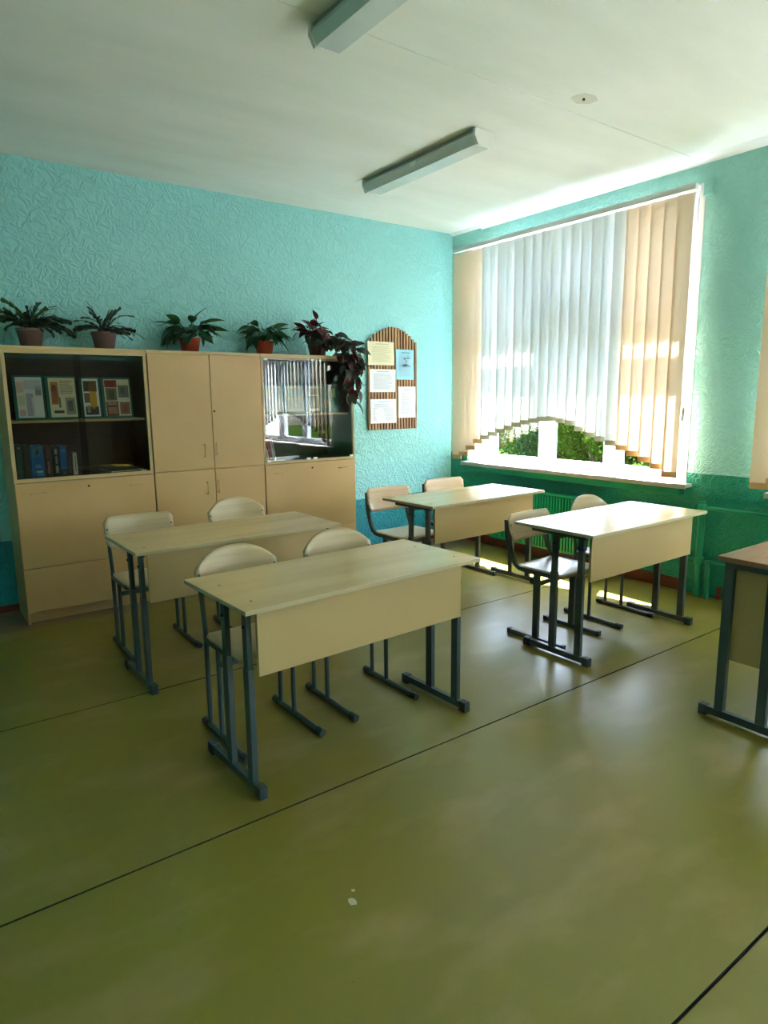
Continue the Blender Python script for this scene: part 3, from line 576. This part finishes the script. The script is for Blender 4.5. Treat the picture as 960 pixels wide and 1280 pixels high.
# ------------------------------------------------------------------ chairs
def shell(mb, fn, nu, nv, th):
    vs = []; 
    for side in (0, 1):
        for j in range(nv+1):
            for i in range(nu+1):
                p, nrm = fn(i/nu*2-1, j/nv); vs.append(Vector(p)+Vector(nrm)*th*(.5 if side == 0 else -.5))
    n = (nu+1)*(nv+1); fs = []
    for j in range(nv):
        for i in range(nu):
            a = j*(nu+1)+i; fs.append((a, a+1, a+nu+2, a+nu+1)); fs.append((n+a, n+a+nu+1, n+a+nu+2, n+a+1))
    ring = [i for i in range(nu+1)]+[(j+1)*(nu+1)-1+0 for j in range(1, nv+1)]+[nv*(nu+1)+i for i in range(nu-1, -1, -1)]+[j*(nu+1) for j in range(nv-1, 0, -1)]
    for a, b in zip(ring, ring[1:]+ring[:1]): fs.append((a, n+a, n+b, b))
    mb.add(vs, fs, 0, True)
def chair(cx, cy, rot, label, back='round', frame='straight', wood='ply', hw=.182, zt=.83, mt='metal'):
    """front of the chair towards local -y, rear end of the feet at y=0"""
    t = thing('school_chair', label, 'chair', (cx, cy, 0), R(rot), 'pale plywood school chairs'); Mt = M[mt]; Wd = M[wood]
    for sx in (-1, 1):
        x = sx*hw
        if frame == 'straight':
            f = MB().tube([(x, .0, .016), (x, -.41, .016)], .0135, 12).build('foot', Mt, t)
            for yy in (0, -.41): MB().tube([(x, yy-.022, .017), (x, yy+.022, .017)], .017, 12).build('end_cap', M['cap'], f)
            MB().tube([(x, -.045, .02), (x, -.045, .46), (x, -.04, .50), (x, -.003, zt-.11)], .0115, 10).build('back_post', Mt, t)
            MB().tube([(x, -.175, .02), (x, -.175, .42)], .0115, 10).build('leg', Mt, t)
            B(x-.011, x+.011, -.35, -.04, .42, .444, bev=.003).build('seat_rail', Mt, t)
        else:
            f = B(x-.0115, x+.0115, -.41, 0, .004, .030, bev=.003).build('foot', Mt, t)
            for yy in (-.002, -.408): B(x-.014, x+.014, yy-.012, yy+.012, 0, .033, bev=.003).build('end_cap', M['cap'], f)
            B(x-.0115, x+.0115, -.225, -.185, .03, .425, bev=.003).build('leg', Mt, t)
            pts = [(x, -.36, .436), (x, -.12, .436), (x, -.07, .442), (x, -.035, .462), (x, -.012, .50), (x, .012, .56), (x, .030, .62), (x, .036, .66), (x, .040, zt-.035)]
            MB().sweep(pts, .010, .014).build('back_post', Mt, t)
    B(-hw, hw, -.20, -.178, .345, .370, bev=.003).build('cross_bar', Mt, t)
    B(-hw, hw, -.34, -.32, .415, .435, bev=.003).build('cross_bar', Mt, t)
    s_ = MB()
    def seat(u, v):     # v 0 rear .. 1 front
        dx = 1-.06*max(0, abs(v-.5)*2-.6)/.4*1.0
        z = .445+.004*u*u-.05*max(0, v-.8)
        return (u*(hw+.008)*dx, -.03-.36*v, z), (0, 0, 1)
    shell(s_, seat, 10, 10, .010); s_.build('seat', Wd, t)
    b_ = MB(); zb = .60 if frame == 'bent' else zt-.19; yb = .012 if frame == 'bent' else -.012
    if back == 'round':
        def top(u): return zt-.085*abs(u)**2.6
        def bot(u): return zb+.03*abs(u)**3
    else:
        def top(u): return zt-.030*max(0, (abs(u)-.86)/.14)**2
        def bot(u): return zb+.030*max(0, (abs(u)-.86)/.14)**2
    dep = .045 if back == 'round' else .028
    def bk(u, v):
        z = bot(u)+(top(u)-bot(u))*v
        roll = -.022*max(0, 1-v*3)*(1 if back != 'round' else 0)
        return (u*(hw+.020), yb-.020+dep*(1-u*u)+.02*v+roll, z), Vector((.5*u, 1, -.1)).normalized()
    shell(b_, bk, 16, 8, .010); bo = b_.build('backrest', Wd, t)
    for sx in (-1, 1):
        for dz in (.25, .62):
            u = sx*.93; p, _ = bk(u, dz); T = Matrix.Translation((p[0], p[1]-.007, p[2])) @ Matrix.Rotation(R(90), 4, 'X')
            MB().lathe([(0.0001, .003), (.005, .0022), (.0065, 0)], 10, T=T).build('rivet', M['screw'], bo)
    return t
chair(-3.560, -2.480, 1, 'round backed chair at the left seat of the nearest desk')
chair(-2.992, -2.452, 0, 'round backed chair at the right seat of the nearest desk')
chair(-3.606, -1.105, 0, 'chair with a straight wide backrest at the left seat of the desk by the cabinets', back='wide', zt=.795, hw=.19)
chair(-2.955, -1.10, 0, 'round backed chair against the cabinets at the right seat of the rear left desk', zt=.835)
chair(-1.615, -1.06, 0, 'warm toned chair with wide backrest at the left seat of the far window desk', back='wide', frame='bent', wood='ply2', zt=.785, hw=.195, mt='metal2')
chair(-1.02, -1.06, 0, 'warm toned chair with wide backrest nearest the window corner', back='wide', frame='bent', wood='ply2', zt=.805, hw=.20, mt='metal2')
chair(-1.545, -2.485, 3, 'bent frame chair seen from the side at the left seat of the taped desk', back='wide', frame='bent', wood='ply', zt=.765, hw=.185, mt='metal2')
chair(-.938, -2.47, 0, 'round backed chair near the radiator at the right seat of the taped desk', zt=.812, mt='metal2')

# ------------------------------------------------------------------ plants
def pot(t, r0, r1, h, m_, ribs=False, dish=True):
    q = MB(); n = 28
    q.lathe([(0.001, .0), (r0, 0), (r0+(r1-r0)*.86, h*.84), (r1*1.0, h*.85), (r1*1.03, h), (r1*.95, h), (r1*.92, h*.88), (.001, h*.88)], n); q.build('pot', m_, t)
    MB().lathe([(.0005, h*.93), (r1*.5, h*.925), (r1*.93, h*.90)], 16).build('soil', M['soil'], t)
def leaf_mesh(name, L, W, m_, droop=.6, fold=.25, n=8, tip=1.0):
    q = MB(); q.closed = False; vs = []; x = z = 0; a = 0
    for i in range(n+1):
        s = i/n; wv = W/2*math.sin(math.pi*min(1, s**.75))**.9*(1 if s < .98 else .1)
        if i: a -= droop/n; x += L/n*math.cos(a); z += L/n*math.sin(a)
        vs += [(x, -wv, z+fold*wv), (x, 0, z), (x, wv, z+fold*wv)]
    fs = []
    for i in range(n): fs += [(3*i, 3*i+3, 3*i+4, 3*i+1), (3*i+1, 3*i+4, 3*i+5, 3*i+2)]
    q.add(vs, fs, 0, True); return q.mesh(name, m_)
def frame_mtx(p, az, el, roll=0, sc=1):
    return Matrix.Translation(p) @ Matrix.Rotation(az, 4, 'Z') @ Matrix.Rotation(-el, 4, 'Y') @ Matrix.Rotation(roll, 4, 'X') @ Matrix.Scale(sc, 4)
# segmented branches of the leaf cactus
def cactus_branch(name, seed, segs, el0, bend, m_):
    rs = random.Random(seed); q = MB(); q.closed = False; p = Vector((0, 0, 0)); el = el0; tw = 0; k = 0
    for s in range(segs):
        L = rs.uniform(.046, .062); W = rs.uniform(.026, .036); tw += rs.uniform(-.5, .5); yaw = rs.uniform(-.25, .25)
        T = Matrix.Translation(p) @ Matrix.Rotation(yaw, 4, 'Z') @ Matrix.Rotation(-el, 4, 'Y') @ Matrix.Rotation(tw, 4, 'X')
        pr = [(0, .25), (.25, .75), (.5, .8), (.62, 1), (.85, .95), (.92, 1.05), (1, .35)]
        vs = []; th = .0022
        for (a, b) in pr: vs += [(a*L, -b*W/2, 0), (a*L, 0, th), (a*L, b*W/2, 0), (a*L, 0, -th)]
        fs = []
        for i in range(len(pr)-1):
            for j in range(4): j2 = (j+1) % 4; fs.append((4*i+j, 4*i+j2, 4*i+4+j2, 4*i+4+j))
        fs += [(3, 2, 1, 0), tuple(4*(len(pr)-1)+j for j in range(4))]
        q.add(vs, fs, 0, True, T); p = T @ Vector((L*.97, 0, 0))
        if s in (1, 2) and rs.random() < .75:   # fork
            T2 = Matrix.Translation(p) @ Matrix.Rotation(yaw+rs.choice((-.7, .7)), 4, 'Z') @ Matrix.Rotation(-el+.2, 4, 'Y') @ Matrix.Rotation(tw+.8, 4, 'X'); q.add(vs, fs, 0, True, T2)
            T3 = Matrix.Translation(T2 @ Vector((L*.97, 0, 0))) @ T2.to_3x3().to_4x4() @ Matrix.Rotation(.35, 4, 'Y'); q.add(vs, fs, 0, True, T3)
        el -= bend*rs.uniform(.7, 1.3)
    return q.mesh(name, m_)
def cactus(x, label, spread, seed, sc, h=.128):
    t = thing('leaf_cactus', label, 'potted plant', (x, -.20, CH), 0, 'potted plants on top of the cabinets'); pot(t, .062, .085, h, M['pot_g'])
    rs = random.Random(seed); ms = [cactus_branch('branch', seed*10+i, 5+i % 2, e, b, M['cactus_l'] if i == 5 else M['cactus']) for i, (e, b) in enumerate(((1.3, .12), (1.0, .25), (.75, .25), (.5, .22), (.9, .4), (1.2, .25)))]
    MB().tube([(0, 0, h*.85), (.005, 0, h+.03)], .012, 8).build('stem', M['bark'], t)
    for k, (az, vi, s) in enumerate(spread):
        link('branch', ms[vi], t, frame_mtx((rs.uniform(-.02, .02), rs.uniform(-.02, .02), h*.95), R(az), 0, rs.uniform(-.3, .3), s*sc))
rs = random.Random(11)
sp1 = [(rs.choice((0, 180))+rs.uniform(-65, 65), rs.choice((0, 1, 2, 2, 3, 3, 4, 5)), rs.uniform(.7, 1.12)) for _ in range(54)]
sp1 = [(a, v, s*(.62 if 40 < (a % 180) < 140 else 1)) for a, v, s in sp1]
sp2 = [(rs.choice((0, 180, 0))+rs.uniform(-65, 65), rs.choice((0, 0, 1, 2, 3, 4, 5, 4)), rs.uniform(.6, 1.05)) for _ in range(40)]
sp2 = [(a, v, s*(.62 if 40 < (a % 180) < 140 else 1)) for a, v, s in sp2]
cactus(-3.972, 'leaf cactus in a grey brown pot at the left end of the cabinet tops', sp1, 3, .98)
cactus(-3.502, 'leaf cactus in a grey brown pot, second plant from the left', sp2, 5, .92)
def lily(x, label, seed, n, side, potx=0, h=.115, zs=1):
    t = thing('peace_lily', label, 'potted plant', (x, -.20, CH), 0, 'potted plants on top of the cabinets'); rs = random.Random(seed); pot(t, .060, .080, h, M['terra'])
    ms = [leaf_mesh('leaf', .17, .060, M['spath'], d, f) for d, f in ((.5, .3), (1.0, .25), (1.5, .35), (.9, .15))]; st = MB()
    for k in range(n):
        az = rs.uniform(0, 2*math.pi); el = rs.uniform(.75, 1.45); Lp = rs.uniform(.06, .16)*zs; p = Vector((.015*math.cos(az), .015*math.sin(az), h*.9)); pts = [p.copy()]
        for s in range(5):
            p = p+Vector((math.cos(az)*math.cos(el)*(.6 if abs(math.sin(az)) > .8 else 1), math.sin(az)*math.cos(el)*.6, math.sin(el)))*Lp/5; el -= .16; pts.append(p.copy())
        st.tube(pts, .0022, 5, caps=False)
        link('leaf', rs.choice(ms), t, frame_mtx(p, az+rs.uniform(-.4, .4), el-rs.uniform(-.3, .6), rs.uniform(-.8, .8), rs.uniform(.75, 1.1)))
    for k in range(2):
        az = rs.uniform(0, 6.28); st.tube([(0, 0, h), (.03*math.cos(az), .02*math.sin(az), h+.13), (.06*math.cos(az), .04*math.sin(az), h+.17*zs)], .0018, 5)
    st.build('stems', M['stem'], t)
lily(-2.876, 'peace lily in a terracotta pot above the plain cabinet doors, third plant from the left', 21, 58, 0)
lily(-2.248, 'peace lily in a terracotta pot with long leaves hanging over its pot', 29, 56, 0, zs=.92)
# begonia with a trailing mass over the cabinet corner
bt = thing('trailing_begonia', 'dark red leaved begonia trailing down over the right cabinet corner', 'potted plant', (-1.755, -.22, CH), 0, 'potted plants on top of the cabinets'); pot(bt, .065, .085, .125, M['pot_w'])
rs = random.Random(41); M['beg2'] = leafmat('maroon_begonia_leaf', (92, 34, 34), (112, 34, 30), .35, .2); bms = [leaf_mesh('leaf', .115, .062, m_, d, f, 6) for d, f, m_ in ((.5, .35, M['beg']), (1.1, .3, M['beg']), (1.6, .2, M['beg']), (.9, .2, M['beg2']), (1.4, .3, M['beg2']))]; st = MB()
def twig(pts, nl, sc=1.0, down=False):
    st.tube(pts, .0032, 6)
    pts = [Vector(p) for p in pts]
    for k in range(nl):
        s = (k+.7)/nl*(len(pts)-1); i = min(int(s), len(pts)-2); p = pts[i].lerp(pts[i+1], s-i)
        az = rs.uniform(-math.pi, math.pi)
        if down and math.sin(az) > .3: az = -az
        off = Vector((math.cos(az), math.sin(az)*.7, 0))*rs.uniform(.01, .04)
        el = rs.uniform(-1.3, .5) if down else rs.uniform(-.8, 1.1)
        link('leaf', rs.choice(bms), bt, frame_mtx(p+off, az, el, rs.uniform(-.9, .9), sc*rs.uniform(.75, 1.2)))
for k in range(13):
    az = rs.uniform(0, 6.28); r = rs.uniform(.06, .16); hz = rs.uniform(.10, .21)
    twig([(0, 0, .11), (r*.4*math.cos(az), r*.3*math.sin(az), .11+hz*.6), (r*math.cos(az), r*.6*math.sin(az), .11+hz)], 6)
for (ex, ez, n) in ((.08, -.16, 12), (.13, -.33, 17), (.17, -.30, 17), (.21, -.14, 14), (.11, -.05, 12), (.16, -.40, 16), (.20, -.36, 15), (.18, -.22, 14)):
    yy = -.295-rs.uniform(0, .03)
    twig([(.01, -.03, .11), (ex*.5, -.14, .17), (ex*.9, -.235, .10), (ex, yy, .0), (ex+rs.uniform(-.01, .02), yy, ez*.5), (ex+rs.uniform(-.02, .03), yy, ez)], n, 1.05, True)
st.build('stems', M['bstem'], bt)

# ------------------------------------------------------------------ outside
GZ = -1.0
struct(B(WT+.02, 60, -50, 60, GZ-.3, GZ).build('ground', M['grass']))
struct(B(9.5, 60, -50, 60, GZ-.02, GZ+.02).build('trim_8', M['lawn']))  # far lawn, laid dark over ground that showed too bright
struct(B(XL-.2, WT+.02, YR-.2, .25, GZ-.3, -.121).build('trim_1', M['facade2']))
def bush(x, y, r, hh, n, label, seed):
    rs = random.Random(seed); t = thing('bush', label, 'bush', (x, y, GZ), 0, 'bushes outside the corner window'); q = MB(); q.closed = False
    blobs = [(rs.uniform(-.6, .6)*r, rs.uniform(-.6, .6)*r, rs.uniform(.25, .8)*hh, rs.uniform(.35, .6)*r) for _ in range(12)]
    for k in range(n):
        bx_, by_, bz_, br_ = rs.choice(blobs); d = Vector((rs.gauss(0, 1), rs.gauss(0, 1), rs.gauss(0, 1))).normalized()*br_*rs.uniform(.75, 1.05)
        T = Matrix.Translation((bx_+d.x, by_+d.y, bz_+d.z)) @ Matrix.Rotation(rs.uniform(0, 6.28), 4, 'Z') @ Matrix.Rotation(rs.uniform(-1.2, 1.2), 4, 'Y') @ Matrix.Rotation(rs.uniform(-1, 1), 4, 'X')
        s = rs.uniform(.08, .15)*(1 if x < 12 else 1.8)
        q.add([(0, 0, 0), (s*.5, -s*.32, .012), (s, 0, 0), (s*.5, s*.32, .012)], [(0, 1, 2, 3)], 0, False, T)
    o = q.build('foliage', M['bush'], t); o['kind'] = 'stuff'
    tr = MB()
    for b in blobs: tr.tube([(0, 0, -.05), (b[0]*.4, b[1]*.4, b[2]*.5), b[:3]], [.05, .03, .01], 6)
    tr.build('branches', M['bark'], t)
bush(8.0, 1.9, 1.4, 2.9, 15000, 'leafy green bush outside the right pane of the corner window', 1)
bush(9.6, 4.9, 1.5, 3.1, 15000, 'sunlit bush outside the middle pane of the corner window', 2)
bush(11.0, 8.3, 1.7, 2.9, 14000, 'pale green bush outside the left pane of the corner window', 3)
bush(10.5, -2.6, 1.6, 3.0, 8000, 'bush farther right outside, hidden behind the blind', 4)
bush(15.5, 3.5, 2.6, 4.6, 8000, 'tall tree crown behind the bushes outside the corner window', 5)
bush(17.0, 11.5, 2.8, 4.4, 8000, 'tall shrub in front of the pale house outside', 6)
fb = thing('far_building', 'pale pinkish house seen through the left pane of the corner window', 'building', (26, 24, GZ))
B(-4, 4, -5, 9, 0, 6.5).build('walls', M['facade'], fb)
B(-4.3, 4.3, -5.3, 9.3, 6.5, 6.8).build('roof', M['bark'], fb)
for k in range(4):
    for z in (1.2, 4.0):
        y = -3.8+k*3.2; f = B(-4.06, -4, y-.65, y+.65, z, z+1.5).build('window', M['white'], fb)
        for s_ in (-1, 1): B(-4.08, -4.06, y+s_*.31-.26, y+s_*.31+.26, z+.08, z+1.42).build('pane', M['pane_d'], f)
